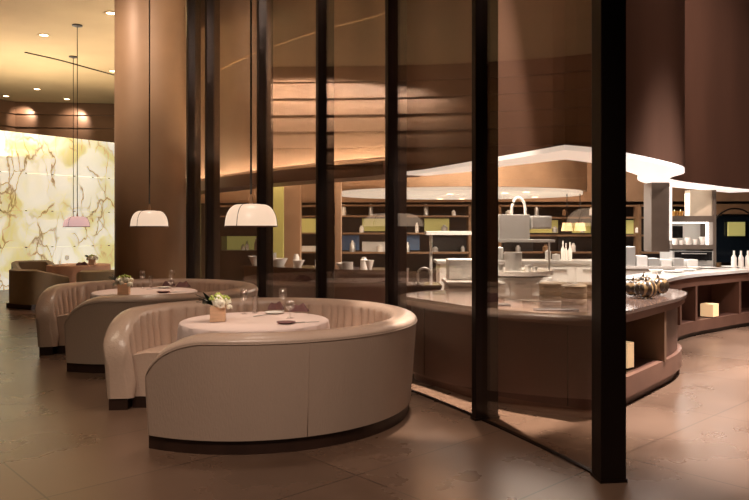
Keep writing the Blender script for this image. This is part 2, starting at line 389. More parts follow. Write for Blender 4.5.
# ------------------------------------------------------------------ booths
def make_booth(c,dang=0,detail=True,label='',mats=None,scale=1.0):
    t=thing('curved_booth',label,'booth',(c[0],c[1],0),dang,'curved leather booths'); t.scale=(1.03,1.03,1.01)
    a_near=math.radians(-119); a_far=math.radians(-175.5)
    A0=a_near; A1=a_far+2*PI   # sweep from near tip counterclockwise all the way round
    R=1.22; n=620; H=.79; z0=.095
    tot=(A1-A0)*R
    outer_m=bmesh.new()
    def top(sd,rc): # height factor near tips
        if sd<rc: return H-rc*.78+.78*math.sqrt(max(0,rc*rc-(rc-sd)**2))
        return H
    prof_n=[]
    rings=[]
    ss=[]
    # denser sampling near tips
    k=0
    for i in range(n+1):
        u=i/n
        ss.append(tot*u)
    extra=[.004,.012,.025,.04,.055]
    ss=sorted(set(ss+extra+[tot-e for e in extra]))
    bm=bmesh.new()
    rnd=random.Random(3)
    pl=[rnd.uniform(-.35,.35) for _ in range(200)]
    for s_ in ss:
        sd=min(s_,tot-s_); near=s_<tot/2
        rc=.50
        hh=top(sd,rc); hh=max(hh,.40)
        a=A0+s_/R
        e=.055; th=1.0
        if sd<e: th=.55+.45*math.sqrt(max(0,1-(1-sd/e)**2))
        # pleats on the inside
        ph=s_/.125+.35*math.sin(s_*5.1)+.2*math.sin(s_*11.7); w=abs(math.sin(PI*ph))
        pleat=.05*(w**.6)-.032
        zt=hh
        rm=1.125
        # profile outer-bottom -> top -> inner-bottom
        fl=.06
        def ro(z): return 1.205+fl*(z/ H)
        pr=[(ro(z0),z0)]
        for q in range(1,7): z=z0+(zt-.06-z0)*q/6; pr.append((ro(z),z))
        ti=1.03 # inner radius upper
        cxm=(ro(zt)+ti+.02)/2; hw=(ro(zt)-ti-.02)/2
        for q in range(1,12):
            an=PI*q/12; pr.append((cxm+hw*math.cos(an)**1 if True else 0, zt-.06+.06*math.sin(an)))
        inn=[]
        for q in range(0,9):
            z=(zt-.06)-(zt-.06-.20)*q/8
            f=math.sin(PI*min(1,max(0,(q)/8)))
            inn.append((ti+.02-.045*(q/8)-pleat*min(1,.25+.75*(q/3)) ,z))
        pr+=inn; pr.append((1.0,z0))
        pr=[(rm+(r-rm)*th,z) for r,z in pr]
        rings.append([bm.verts.new((r*math.cos(a),r*math.sin(a),z)) for r,z in pr])
    m_=len(rings[0])
    for A_,B_ in zip(rings,rings[1:]):
        for i in range(m_):
            j=(i+1)%m_; f=bm.faces.new((A_[i],B_[i],B_[j],A_[j]))
            f.material_index=0 if (i<7) else 1
    for Rr in (rings[0],rings[-1]):
        f=bm.faces.new(Rr); f.material_index=1
    bk_=link('backrest',bm,[mats[0],mats[1]],t,50)
    # seam welt between outer panel and rolled top
    for sk in (.33*tot*.0+1.12,2.35,3.6,4.8):
        a=A0+sk/R; pts=[((1.2065+.06*(z/H))*math.cos(a),(1.2065+.06*(z/H))*math.sin(a),z) for z in (.1,.3,.5,.7,.735)]
        link('seam',tube(bmesh.new(),pts,.0022,6),mats[0],bk_,True)
    # plinth
    def arcp(r,sa,sb,nn=90): return [Vector((r*math.cos(A0+(sa+(sb-sa)*k/nn)/R),r*math.sin(A0+(sa+(sb-sa)*k/nn)/R))) for k in range(nn+1)]
    bm=bmesh.new(); strip(bm,arcp(1.19,.015,tot-.015),arcp(1.045,.015,tot-.015),0,.095)
    link('plinth',bm,M['dark_wood'],t,30)
    bm=bmesh.new(); strip(bm,arcp(1.03,.05,tot-.10),arcp(.66,.05,tot-.10),0,.095)
    link('seat_plinth',bm,M['dark_wood'],t,30)
    # seat
    bm=bmesh.new(); rings=[]
    for k in range(161):
        s_=.05+(tot-.14)*k/160; a=A0+s_/R; sd=min(k,160-k)/160*(tot-.14); e=.05
        th=1 if sd>e else .75+.25*math.sqrt(1-(1-sd/e)**2)
        pr=[(.665,.095),(.655,.33),(.65,.40),(.665,.435),(.71,.452),(.82,.462),(.93,.46),(1.02,.44),(1.02,.095)]
        pr=[(r,z if z<.1 else .095+(z-.095)*(.9+.1*th) ) for r,z in pr]
        rings.append([bm.verts.new((r*math.cos(a),r*math.sin(a),z)) for r,z in pr])
    for A_,B_ in zip(rings,rings[1:]):
        for i in range(9): j=(i+1)%9; bm.faces.new((A_[i],B_[i],B_[j],A_[j]))
    bm.faces.new(rings[0]); bm.faces.new(rings[-1])
    link('seat',bm,mats[1],t,60)
    # welt along the rolled top edge
    for rr_,zz_ in ((1.262,.738),):
        pts=[]
        for k in range(181):
            s_=.05+(tot-.1)*k/180; sd=min(s_,tot-s_); zt=max(top(sd,.50),.40)-.06; a=A0+s_/R; r_=1.206+.06*(zt/H); pts.append((r_*math.cos(a),r_*math.sin(a),zt))
        link('welt',tube(bmesh.new(),pts,.004,6),mats[0],bk_,True)
    return t
B1=(-.95,5.93); B2=(-2.71,8.55)
LM=[M['leather_out'],M['leather']]
make_booth(B1,0,label='large curved taupe leather booth in the foreground with its arm facing us',mats=LM)
make_booth(B2,math.radians(5),label='curved taupe leather booth behind the nearest one, in front of the round column',mats=LM)

# ------------------------------------------------------------------ tables
def make_table(c,R,label,clabel,drop=.30,h=.74,mat=None):
    t=thing('pedestal_table',label,'table',(c[0],c[1],0),0,'pedestal tables')
    link('tabletop',lathe(bmesh.new(),[(0,h-.035),(R-.01,h-.035),(R-.002,h-.02),(R-.01,h-.006),(0,h-.006)],seg=64),M['dark_wood'],t,30)
    link('pedestal',lathe(bmesh.new(),[(0,.03),(.05,.03),(.045,.35),(.06,h-.06),(.2,h-.036),(0,h-.036)],seg=24),M['metal_dark'],t,40)
    link('base',lathe(bmesh.new(),[(0,0),(.32,0),(.32,.012),(.06,.035),(0,.035)],seg=40),M['metal_dark'],t,40)
    bm=bmesh.new(); n=180; rings=[]
    for k in range(n):
        a=2*PI*k/n; w=math.sin(a*17)+.5*math.sin(a*11+1)
        pr=[(.001,h),(R*.5,h),(R*.9,h),(R-.012,h-.0005),(R,h-.008)]
        for q in range(1,9):
            f=q/8; pr.append((R+.004+.022*f*w*f**.3+.012*f,h-.008-drop*f))
        pr+= [(r-.003,z) for r,z in reversed(pr[4:])][:-1]
        rings.append([bm.verts.new((r*math.cos(a),r*math.sin(a),z)) for r,z in pr])
    for k in range(n):
        A_=rings[k]; B_=rings[(k+1)%n]
        for i in range(len(A_)-1): bm.faces.new((A_[i],B_[i],B_[i+1],A_[i+1]))
    o=link('tablecloth',bm,mat or M['cloth'],smooth=50,recalc=True); o.location=(c[0],c[1],0.0)
    tag(o,clabel,'tablecloth','round tablecloths'); return t
T1=(X(255,5.84),5.84); T2=(X(255,5.84)-1.74,5.84+2.63)
make_table(T1,.60,'round pedestal table inside the nearest curved booth','pinkish white tablecloth over the round table of the nearest booth')
make_table(T2,.60,'round pedestal table inside the booth before the column','pinkish white tablecloth over the round table of the second booth')

# tableware
def wine(name,loc,h,r,label,grp='stemmed glasses on the tables'):
    t=thing(name,label,'glass',loc,0,grp)
    st=h*.48
    bm=lathe(bmesh.new(),[(0,st-.004),(r*.45,st+h*.03),(r*.9,st+h*.14),(r,st+h*.24),(r*.93,st+h*.38),(r*.78,h),(r*.74,h),(r*.89,st+h*.38),(r*.95,st+h*.24),(r*.84,st+h*.15),(r*.4,st+h*.045),(0,st+.002)],seg=28)
    link('bowl',bm,M['clear'],t,True)
    link('stem',lathe(bmesh.new(),[(.0,.004),(.012,.005),(.0045,.02),(.0035,st*.6),(.006,st-.003),(0,st-.003)],seg=12),M['clear'],t,True)
    link('foot',lathe(bmesh.new(),[(0,0),(r*.85,0),(r*.85,.002),(.01,.006),(0,.006)],seg=28),M['clear'],t,True)
    return t
def tumbler(loc,h,r,label):
    o=link('water_glass',lathe(bmesh.new(),[(0,0),(r*.8,0),(r,h),(r*.95,h),(r*.76,.008),(0,.008)],seg=28),M['clear'],smooth=40); o.location=loc
    return tag(o,label,'glass','stemmed glasses on the tables')
def flowers(loc,label,sc=1.0,grp='table flower vases'):
    t=thing('flower_vase',label,'vase',loc,.15,grp); s_=sc
    bm=bmesh.new(); box(bm,(0,0,.06*s_),(.12*s_,.12*s_,.12*s_),0,.004)
    link('vase',bm,M['vase'],t)
    rnd=random.Random(int(loc[1]*100))
    bm=bmesh.new()
    for k in range(22):
        a=rnd.uniform(0,2*PI); r=.105*math.sqrt(rnd.random())*s_; cc=Vector((r*math.cos(a),r*math.sin(a),(.155+rnd.uniform(0,.045)-r*.5)*s_))
        rad=rnd.uniform(.026,.038)*s_
        # blossom: overlapping cupped petals round a core
        for q in range(9):
            al=2*PI*q/9+rnd.uniform(0,.4); el=.25+.9*(q%3)/2
            d=Vector((math.cos(al)*math.cos(el),math.sin(al)*math.cos(el),math.sin(el)))
            mt=Matrix.Translation(cc+d*rad*.6)@d.to_track_quat('Z','Y').to_matrix().to_4x4()@Matrix.Diagonal((rad*.7,rad*.7,rad*.28,1))
            bmesh.ops.create_icosphere(bm,subdivisions=2,radius=1,matrix=mt)
    link('white_blossom',bm,M['petal'],t,True)
    bm=bmesh.new()
    for k in range(26):
        a=rnd.uniform(0,2*PI); r=rnd.uniform(0,.085)*s_
        bmesh.ops.create_icosphere(bm,subdivisions=2,radius=rnd.uniform(.009,.014)*s_,matrix=Matrix.Translation((r*math.cos(a),r*math.sin(a),(.212-r*.35+rnd.uniform(-.01,.012))*s_)))
    link('green_blossom',bm,M['lime'],t,True)
    bm=bmesh.new()
    for k in range(7):
        a=PI+rnd.uniform(-.9,.7); ln=rnd.uniform(.13,.18)*s_; el=rnd.uniform(.4,1.1)
        d=Vector((math.cos(a)*math.cos(el),math.sin(a)*math.cos(el),math.sin(el))); side=d.cross(Vector((0,0,1))).normalized()
        b0=Vector((-.045,0,.13))*s_; prev=None
        vs=[]
        for q in range(7):
            f=q/6; p=b0+d*ln*f+Vector((0,0,-.03*f*f*s_)); w=.03*s_*math.sin(PI*min(1,f*.95+.05))
            vs.append((bm.verts.new(p-side*w),bm.verts.new(p+Vector((0,0,-.004))),bm.verts.new(p+side*w)))
        for A_,B_ in zip(vs,vs[1:]):
            bm.faces.new((A_[0],A_[1],B_[1],B_[0])); bm.faces.new((A_[1],A_[2],B_[2],B_[1]))
    bmesh.ops.solidify(bm,geom=bm.faces[:],thickness=.0015)
    link('leaves',bm,M['leaf'],t,40)
    return t
def napkin(loc,rz,label,w=.15):
    bm=bmesh.new(); nx=18; ny=8; g=[]
    for i in range(nx+1):
        u=i/nx; row=[]
        for j in range(ny+1):
            v=j/ny; pinch=.55+.45*abs(2*u-1)**1.1
            z=.085*math.sin(PI*v)**.7*(.3+.7*pinch)*(1+.10*math.sin(9*u+3*v))*min(1,(.25+3*min(u,1-u))); y=(v-.5)*.075*pinch*(1+.1*math.sin(7*u))
            row.append(bm.verts.new(((u-.5)*w,y,.002+z)))
        g.append(row)
    for i in range(nx):
        for j in range(ny): bm.faces.new((g[i][j],g[i+1][j],g[i+1][j+1],g[i][j+1]))
        bm.faces.new((g[i][0],g[i][ny],g[i+1][ny],g[i+1][0]))
    bm.faces.new(g[0]); bm.faces.new(g[nx])
    o=link('napkin',bm,M['mauve'],smooth=60); o.location=loc; o.rotation_euler=(0,0,rz)
    return tag(o,label,'napkin','mauve napkins on the tables')
def plate(loc,r,label,mat=None,grp='side plates on the tables'):
    o=link('side_plate',lathe(bmesh.new(),[(0,0),(r*.6,0),(r,.012),(r,.015),(r*.62,.005),(0,.005)],seg=36),mat or M['china'],smooth=40); o.location=loc
    return tag(o,label,'plate',grp)
def knife(loc,rz,label):
    bm=bmesh.new(); box(bm,(-.06,0,.004),(.09,.011,.007),0,.002)
    pr=[(-.015,-.006),(.08,-.008),(.1,-.002),(.1,.004),(-.015,.006)]
    t=thing('table_knife',label,'cutlery',loc,rz,'cutlery on the tables')
    link('handle',bm,M['steel'],t,40); link('blade',prism(bmesh.new(),pr,.002,.0045),M['steel'],t)
def tt(px,py,h=.742):
    Y=(CH-h)*F/(py-HY); return (X(px,Y),Y,h)
for tn,(dx,dy),fx in (('nearest',(0,0),1),('second',(-1.74,2.63),1)):
    def q(px,py):
        a=tt(px,py); return (a[0]+dx,a[1]+dy,a[2])
    flowers(q(218,321) if tn=='nearest' else (X(124,8.05),8.05,.742),('square blond wood vase of white flowers and dark leaf on the %s booth table')%tn)
    wine('wine_glass',q(244,314),.215,.036,'tall wine glass just right of the flowers on the %s booth table'%tn)
    tumbler(q(255,313),.15,.03,'slim water glass between the tall wine glass and the napkins, %s booth table'%tn)
    wine('wine_glass',q(283,312),.215,.036,'tall wine glass standing among the napkins on the %s booth table'%tn)
    wine('wine_goblet',q(290,318),.14,.038,'short stemmed goblet in front of the napkins on the %s booth table'%tn)
    napkin(q(276,309.6),.1,'folded mauve napkin left of the tall wine glass on the %s booth table'%tn)
    napkin(q(299,311.6),-.15,'folded mauve napkin at the right side of the %s booth table'%tn,.17)
    plate(q(274,313.5),.085,'white side plate lying left of the napkins on the %s booth table'%tn)
    plate(q(286,323.5),.075,'dark rimmed bread plate near the front edge of the %s booth table'%tn,M['mauve'])
    knife(q(307,322.5),.35,'table knife lying right of the bread plate on the %s booth table'%tn)
    knife(q(263,315.5),.9,'table knife lying by the water glass on the %s booth table'%tn)

# ------------------------------------------------------------------ pendants
def pendant(px,Y,w,label,mat,zc=5.1,energy=35,pxc=None):
    x=X(px,Y); r=w/2/F*Y; z=CH+.005
    t=thing('pendant_lamp',label,'lamp',(x,Y,z),0,'dome pendant lamps')
    h=r*.86
    pr=[(r,0),(r*.985,h*.10)]
    for k in range(1,13):
        a=k/12*PI/2; pr.append((r*(.48+.5*math.cos(a)**.95 if k<12 else .46),h*(.10+.88*math.sin(a))))
    pr+=[(r*.3,h),(0,h+.002)]
    inner=[(rr*.97,zz-.004) for rr,zz in reversed(pr)][:-1]
    sh=link('lamp_shade',lathe(bmesh.new(),pr+inner+[(r*.97,0)],seg=56,close=False),mat,t,40)
    link('rim',lathe(bmesh.new(),[(r*.985,-.006),(r*1.01,-.006),(r*1.01,.006),(r*.985,.006)],seg=56,close=True),M['copper2'],t,40)
    for k in range(3):
        a=-PI/2-.38+k*2*PI/3
        pts=[((rr+.0015)*math.cos(a),(rr+.0015)*math.sin(a),zz) for rr,zz in pr[:-1]]
        link('rib',tube(bmesh.new(),pts,.0028,6),M['metal_dark'],sh,True)
    link('cap',lathe(bmesh.new(),[(0,h),(.016,h),(.014,h+.03),(.007,h+.08),(0,h+.08)],seg=16),M['copper_in'],t,40)
    link('cord',tube(bmesh.new(),[(0,0,h+.07),(0,0,(zc-z)*.5),(0,0,zc-z-.02)],.0075,8),M['black'],t,True)
    link('ceiling_rose',lathe(bmesh.new(),[(0,zc-z),(.09,zc-z),(.09,zc-z-.02),(.02,zc-z-.04),(0,zc-z-.04)],seg=24),M['metal_dark'],t,40)
    ld=bpy.data.lights.new('bulb','SPOT'); ld.energy=energy; ld.color=(1,.80,.62); ld.spot_size=math.radians(130); ld.spot_blend=.9; ld.shadow_soft_size=r*.4
    lo=bpy.data.objects.new('bulb',ld); COL.objects.link(lo); lo.parent=t; lo.location=(0,0,-.012)
    return t
pendant(251,5.84,52,'cream dome pendant lamp hanging over the nearest booth table',M['shade'],energy=11)
pendant(149.5,8.35,37,'cream dome pendant lamp hanging in front of the round column',M['shade'],energy=11)
pendant(77.3,12.75,24,'pinkish dome pendant lamp hanging before the glowing onyx wall',M['shade_pink'],energy=10)
pendant(73.3,15.1,20,'farther pink dome pendant lamp partly hidden behind another at the onyx wall',M['shade_pink'],energy=10)

# ------------------------------------------------------------------ far booth group
def blockseat(c,w,d,h,rz,label):
    t=thing('club_chair',label,'armchair',(c[0],c[1],0),rz,'olive club chairs')
    # tub shell: U-shaped wall with sloping arm tops
    pth=smooth_path([(-w/2,-d/2),(-w/2,d*.2),(-w/2+.12,d/2-.06),(0,d/2),(w/2-.12,d/2-.06),(w/2,d*.2),(w/2,-d/2)],6)
    inn=offset(pth,-.14); bm=bmesh.new(); n=len(pth)
    def top(i):
        u=abs(i/(n-1)*2-1); return h-.16*max(0,(u-.55)/.45)**1.3
    a0=[bm.verts.new((p.x,p.y,.09)) for p in pth]; a1=[bm.verts.new((p.x,p.y,top(i)-.03)) for i,p in enumerate(pth)]
    md=[bm.verts.new(((p.x+q_.x)/2,(p.y+q_.y)/2,top(i))) for i,(p,q_) in enumerate(zip(pth,inn))]
    b1=[bm.verts.new((p.x,p.y,top(i)-.03)) for i,p in enumerate(inn)]; b0=[bm.verts.new((p.x,p.y,.09)) for p in inn]
    ls=[a0,a1,md,b1,b0]
    for i in range(n-1):
        for k in range(5): A_,B_=ls[k],ls[(k+1)%5]; bm.faces.new((A_[i],A_[i+1],B_[i+1],B_[i]))
    for i in (0,n-1): bm.faces.new([l[i] for l in ls])
    link('shell',bm,M['olive'],t,40)
    link('seat',boxm((0,-.05,.27),(w-.26,d-.2,.34),0,.03),M['olive'],t,40)
    link('plinth',boxm((0,0,.045),(w-.1,d-.1,.09)),M['dark_wood'],t)
T3=(X(79,14.5),14.5)
make_table(T3,.6,'round pedestal table near the glowing onyx wall','rose beige tablecloth reaching low on the table near the onyx wall',drop=.6,mat=pm('rose_cloth',(200,160,136),.8))
blockseat((X(36,13.4),13.4),.85,.8,.73,math.radians(150),'olive brown club chair at the left side of the onyx wall table')
blockseat((X(101,13.6),13.6),.85,.8,.70,math.radians(205),'olive brown club chair at the right near the round column base')
blockseat((X(34,15.6),15.6),.85,.8,.76,math.radians(35),'olive brown club chair behind the onyx wall table')
napkin((X(82,14.1),14.1,.742),.2,'dark mauve napkin standing on the table near the onyx wall',.22)
flowers((X(92,14.2),14.2,.742),'small vase with a dark leafy bloom on the table near the onyx wall',.95)
wine('wine_glass',(X(67,14.1),14.1,.742),.2,.04,'wine glass on the left part of the onyx wall table')
plate((X(57,14.2),14.2,.742),.09,'white side plate on the left edge of the onyx wall table')

# ------------------------------------------------------------------ counters
HC=.82
cpth=smooth_path([(.75,7.75),(.42,7.45),(.30,7.05),(.54,6.60),(.91,6.02),(1.33,5.68),(1.70,5.50),(2.08,5.84),(2.60,6.46),(3.02,7.0),(3.28,7.55),(3.22,8.0),(2.9,8.25)],10)
def counter_top_bm(path,depth,z0,z1): return band(path,0,depth,z0,z1)
# offset() left-hand side of travel; path travels left->right seen from the front so +d is inward(back)
t=thing('curved_counter','curved dark walnut display counter with rounded nose just behind the glass','counter',(0,0,0),0,'kitchen counters')
# wide worktop built as polygon
inner=V2([(2.5,7.9),(2.35,7.3),(2.05,6.85),(1.72,6.5),(1.5,6.5),(1.3,6.75),(1.1,7.1),(1.0,7.5)])
bm=bmesh.new(); prism(bm,[(p.x,p.y) for p in cpth]+[(p.x,p.y) for p in inner],HC-.03,HC)
link('countertop',bm,M['stone_top'],t,30)
link('edge_band',band(cpth,.02,.06,HC-.085,HC-.03),M['counter_lite'],t,30)
n=len(cpth)-1; iN=int(n*.53)
left=cpth[:iN+1]; right=cpth[iN:]
link('front_panel',band(left,.07,.11,.085,HC-.085),M['counter_wood'],t,30)
for k in (12,26,40,54):
    p=offset(left,.068)
    if k<len(p): link('panel_joint',boxm((p[k].x,p[k].y,.43),(.006,.004,.68),math.atan2((p[k]-p[k-1]).y,(p[k]-p[k-1]).x)),M['black'],t)
link('plinth',band(cpth,.10,.14,0,.085),M['counter_lite'],t,30)
link('apron',band(right,.05,.10,.71,HC-.03),M['counter_lite'],t,30)
link('lower_band',band(right,.05,.10,.085,.255),M['counter_lite'],t,30)
link('niche_shelf',band(right,.10,.5,.235,.255),M['counter_wood'],t,30)
link('niche_back',band(right,.46,.49,.255,.80),M['dark_wood'],t,30)
nr=len(right)-1
kd_=min(range(nr),key=lambda i:abs(CX+F*right[i].x/right[i].y-671)+(0 if right[i].y<7.4 else 50))
for k in (0,kd_,int(nr*.8),nr):
    p=offset(right,.04)[k]; q_=offset(right,.46)[k]
    a=math.atan2((q_-p).y,(q_-p).x); c=(p+q_)/2
    link('divider',boxm((c.x,c.y,.48),((q_-p).length,.055,.47),a),M['board'],t)
link('end_panel',band(right[kd_:],.09,.13,.085,HC-.085),M['counter_wood'],t,30)
# lit boxes
def litbox(c,s_,rz,label):
    o=thing('lantern_box',label,'lantern',c,rz,'lit parchment box lanterns')
    link('shade',boxm((0,0,s_[2]/2+.012),s_,0,.004),M['lampbox'],o)
    link('base',boxm((0,0,.006),(s_[0]*.96,s_[1]*.96,.012)),M['metal_dark'],o)
litbox((X(625,6.3),6.3,.256),(.11,.11,.22),.7,'glowing parchment box lantern in the near counter niche beside the corner post')
# second counter
HG=HC; HC=.86
c2=smooth_path([(3.35,8.2),(3.62,8.8),(4.06,9.4),(4.5,9.85),(4.95,10.2),(5.66,10.75),(6.6,11.15),(8,11.5),(10,11.7)],8)
t=thing('curved_counter','long walnut counter with open niches sweeping away to the right','counter',(0,0,0),0,'kitchen counters')
bm=band(c2,0,.6,HC-.04,HC); link('countertop',bm,M['marble'],t,30)
link('apron',band(c2,.03,.08,.69,HC-.04),M['counter_lite'],t,30)
link('lower_band',band(c2,.03,.08,.06,.21),M['counter_lite'],t,30)
link('niche_shelf',band(c2,.08,.5,.19,.21),M['counter_wood'],t,30)
link('niche_back',band(c2,.46,.49,.21,.80),M['counter_wood'],t,30)
link('plinth',band(c2,.07,.1,0,.06),M['dark_wood'],t,30)
for pxx in (684,699,743,775):
    best=min(range(len(c2)),key=lambda i:abs(CX+F*c2[i].x/c2[i].y-pxx)+(0 if c2[i].y>9 else 50))
    p=offset(c2,.03)[best]; q_=offset(c2,.46)[best]; a=math.atan2((q_-p).y,(q_-p).x); c=(p+q_)/2
    link('divider',boxm((c.x,c.y,.45),((q_-p).length,.06,.48),a),M['counter_lite'],t)
litbox((X(709.5,10.25),10.25,.211),(.2,.18,.18),.75,'glowing parchment box lantern in the niche of the far right counter')

HC=HG
# gourds + steamers on near counter
def gourd(px,py,r,label):
    Y=(CH-HC)*F/(py-HY); t=thing('striped_gourd',label,'gourd',(X(px,Y),Y,HC),random.uniform(0,3),'striped gourds on the near counter')
    bm=bmesh.new(); bmesh.ops.create_uvsphere(bm,u_segments=48,v_segments=20,radius=1)
    for v in bm.verts:
        a=math.atan2(v.co.y,v.co.x); k=1-.13*abs(math.cos(a*4))**3; rr=math.hypot(v.co.x,v.co.y)
        v.co.x*=r*k; v.co.y*=r*k; v.co.z=v.co.z*r*.82*(1-.2*max(0,1-rr*1.6))+r*.80
    link('body',bm,M['gourd'],t,True)
    link('stalk',tube(bmesh.new(),[(0,0,r*1.4),(.004,0,r*1.7),(.018,0,r*1.95)],[.014,.009,.011],8),M['tan_wood'],t,True)
gourd(633,296,.10,'striped ribbed gourd nearest the corner post on the counter')
gourd(646,298.5,.112,'striped ribbed gourd in the front middle of the counter cluster')
gourd(658,294.5,.11,'striped ribbed gourd at the right end of the counter cluster')
gourd(643,290.5,.10,'striped ribbed gourd at the back of the counter cluster')
def steamer(px,py,r,h,label):
    Y=(CH-HC)*F/(py-HY); t=thing('bamboo_steamer',label,'steamer basket',(X(px,Y),Y,HC),0,'steamer baskets on the near counter')
    for k in range(3):
        link('tier',lathe(bmesh.new(),[(0,h*k/3),(r*.97,h*k/3),(r,h*k/3+.004),(r,h*(k+1)/3-.006),(r*.97,h*(k+1)/3-.003),(0,h*(k+1)/3-.003)],seg=36),M['bamboo'],t,40)
    link('lid',lathe(bmesh.new(),[(0,h),(r*1.02,h-.002),(r*1.02,h+.012),(r*.9,h+.02),(0,h+.028)],seg=36),M['bamboo'],t,40)
steamer(553,300,.125,.145,'tall bamboo steamer basket standing left of the others behind the glass')
steamer(574,304,.11,.15,'bamboo steamer basket in front, right of the tall one')
steamer(590,299,.115,.13,'bamboo steamer basket nearest the corner post, behind')
def tray(px,py,w,d,label):
    Y=(CH-HC)*F/(py-HY); bm=bmesh.new(); box(bm,(0,0,.006),(w,d,.012),0,.004); o=link('slate_tray',bm,M['black']); o.location=(X(px,Y),Y,HC)
    tag(o,label,'tray','slate trays on the near counter')
tray(556,310,.35,.12,'flat black slate tray on the counter front edge below the steamers')
tray(497,305,.22,.1,'flat black slate tray on the counter beside the second mullion')

# ------------------------------------------------------------------ kitchen interior
# island with pass
def item(name,bm,mat,label,cat,group=None,sm=False):
    return tag(link(name,bm,mat,smooth=sm),label,cat,group)
YI=9.4
t=thing('pass_island','white marble topped pass island under the steel heat lamp gantry','kitchen island',(0,0,0),0)
link('body',boxm((X(519,YI),YI+.3,.42),(.85,.75,.84),0,.01),M['white'],t)
bm=bmesh.new(); prism(bm,[(X(519,YI)+.52*math.cos(a)*1.0+(0),YI+.3+.46*math.sin(a)) for a in [2*PI*k/40 for k in range(40)]],.86,.92); link('worktop',bm,M['marble'],t,40)
for k in range(3):
    xx=X(519,YI)-.27+.27*k; d_=link('drawer',boxm((xx,YI-.085,.70),(.25,.02,.2),0,.004),M['white'],t); link('handle',boxm((xx,YI-.11,.76),(.14,.03,.015),0,.003),M['steel'],d_)
t=thing('heat_lamp_gantry','steel heat lamp gantry with shelf and boxes standing on the pass island','gantry',(0,0,0))
x0,x1=X(497,YI),X(555,YI)
link('shelf',boxm(((x0+x1)/2,YI+.2,1.315),(x1-x0,.42,.035),0,.004),M['steel'],t)
for xx in (x0+.03,x1-.03): link('post',tube(bmesh.new(),[(xx,YI+.2,.92),(xx,YI+.2,1.3)],.014,8),M['steel'],t,True)
link('hood_box',boxm((X(515,YI),YI+.2,1.50),(.40,.36,.33),0,.01),M['steel'],t)
link('hood_box',boxm((X(541,YI),YI+.15,1.56),(.27,.34,.17),.05,.02),M['steel'],t)
pts=[(X(520,YI)+.09*math.cos(a)*1.0,YI+.1,1.72+.17*math.sin(a)) for a in [PI*k/12 for k in range(13)]]
link('hose',tube(bmesh.new(),[(pts[0][0],YI+.1,1.6)]+pts+[(pts[-1][0],YI+.1,1.6)],.018,10),M['white'],t,True)
item('stock_pot',lathe(bmesh.new(),[(0,.92),(.105,.92),(.115,1.16),(.12,1.165),(.11,1.17),(.1,.93),(0,.93)],(X(514,YI),YI+.05,0),28),M['steel'],'tall steel pot standing on the pass island','pot',sm=40)
for k,(px,r,hh) in enumerate(((528,.05,.08),(535,.04,.06),(501,.045,.1))):
    item('steel_bowl',lathe(bmesh.new(),[(0,.92),(r*.6,.92),(r,.92+hh),(r*.93,.92+hh),(0,.93)],(X(px,YI-.05),YI-.05,0),20),M['steel'],('small steel bowl right of the tall pot','smallest steel bowl, farthest right on the pass island','small steel bowl left of the tall pot')[k],'bowl','steel bowls on the pass island',40)
# long white back counter
t=thing('cooking_line','long white and steel cooking line behind the pass island','kitchen counter',(0,0,0))
YB=12.3
link('body',boxm((X(540,YB),YB+.4,.43),(X(640,YB)-X(440,YB),.7,.86)),M['white'],t)
link('worktop',boxm((X(540,YB),YB+.38,.89),(X(642,YB)-X(436,YB),.78,.05),0,.004),M['steel'],t)
for k,px in enumerate((470,500,530,560,590,620)): link('handle',boxm((X(px,YB),YB,.77),(.26,.04,.02),0,.004),M['steel'],link('drawer',boxm((X(px,YB),YB+.035,.68),(.46,.03,.26),0,.004),M['white'],t))
for k,px in enumerate((500,508,548,556,563,566,570,598,606)):
    h_=(.22,.12,.16,.1,.34,.3,.32,.2,.12)[k]; r=(.06,.08,.05,.07,.035,.03,.035,.06,.08)[k]
    if 4<=k<=6:
        bm=lathe(bmesh.new(),[(0,.915),(r,.915),(r,.915+h_*.55),(r*.35,.915+h_*.72),(r*.35,.915+h_),(0,.915+h_)],(X(px,YB+.3),YB+.3,0),16)
        item('bottle',bm,M['china'],('slim white bottle, leftmost of three on the cooking line','white bottle between two others on the cooking line','white bottle, rightmost of three on the cooking line')[k-4],'bottle','white bottles on the cooking line',40)
    else:
        item('canister',lathe(bmesh.new(),[(0,.915),(r,.915),(r,.915+h_),(r*.8,.92+h_),(r*.2,.93+h_),(0,.94+h_)],(X(px,YB+.25),YB+.25,0),16),M['steel'],'steel canister on the long cooking line','canister','steel canisters on the cooking line',40)
# left counter under the glass (bays 2 to 4)
YL=8.8
t=thing('white_station','white work station with raised ledge seen left of the second mullion','kitchen counter',(0,0,0))
link('body',boxm((X(472,8.2),8.4,.42),(.55,.6,.84)),M['white'],t); link('ledge',boxm((X(471,8.2),8.5,.98),(.48,.35,.28),0,.01),M['white'],t)
link('worktop',boxm((X(472,8.2),8.38,.86),(.6,.66,.04),0,.004),M['marble'],t)
t=thing('steel_shelf_frame','steel over-counter shelf frame between the second and third mullions','shelf',(0,0,0))
Yq=10.0
link('shelf',boxm((X(451,Yq),Yq,Zh(233,Yq)),(X(476,Yq)-X(425,Yq),.35,.05)),M['white'],t)
for px in (431,474): link('post',tube(bmesh.new(),[(X(px,Yq),Yq,0),(X(px,Yq),Yq,Zh(233,Yq)-.02)],.02,8),M['steel'],t,True)
# dark long prep counter seen through the left bays
pp=smooth_path([(-1.62,11.75),(-1.2,11.3),(-.2,10.7),(.5,10.5)],6)
t=thing('prep_counter','dark wood prep counter running behind the left glass bays','counter',(0,0,0),0,'kitchen counters')
link('body',band(pp,0,-.6,0,.86),M['counter_wood'],t,30); link('worktop',band(pp,.04,-.65,.86,.9),M['stone_top'],t,30)
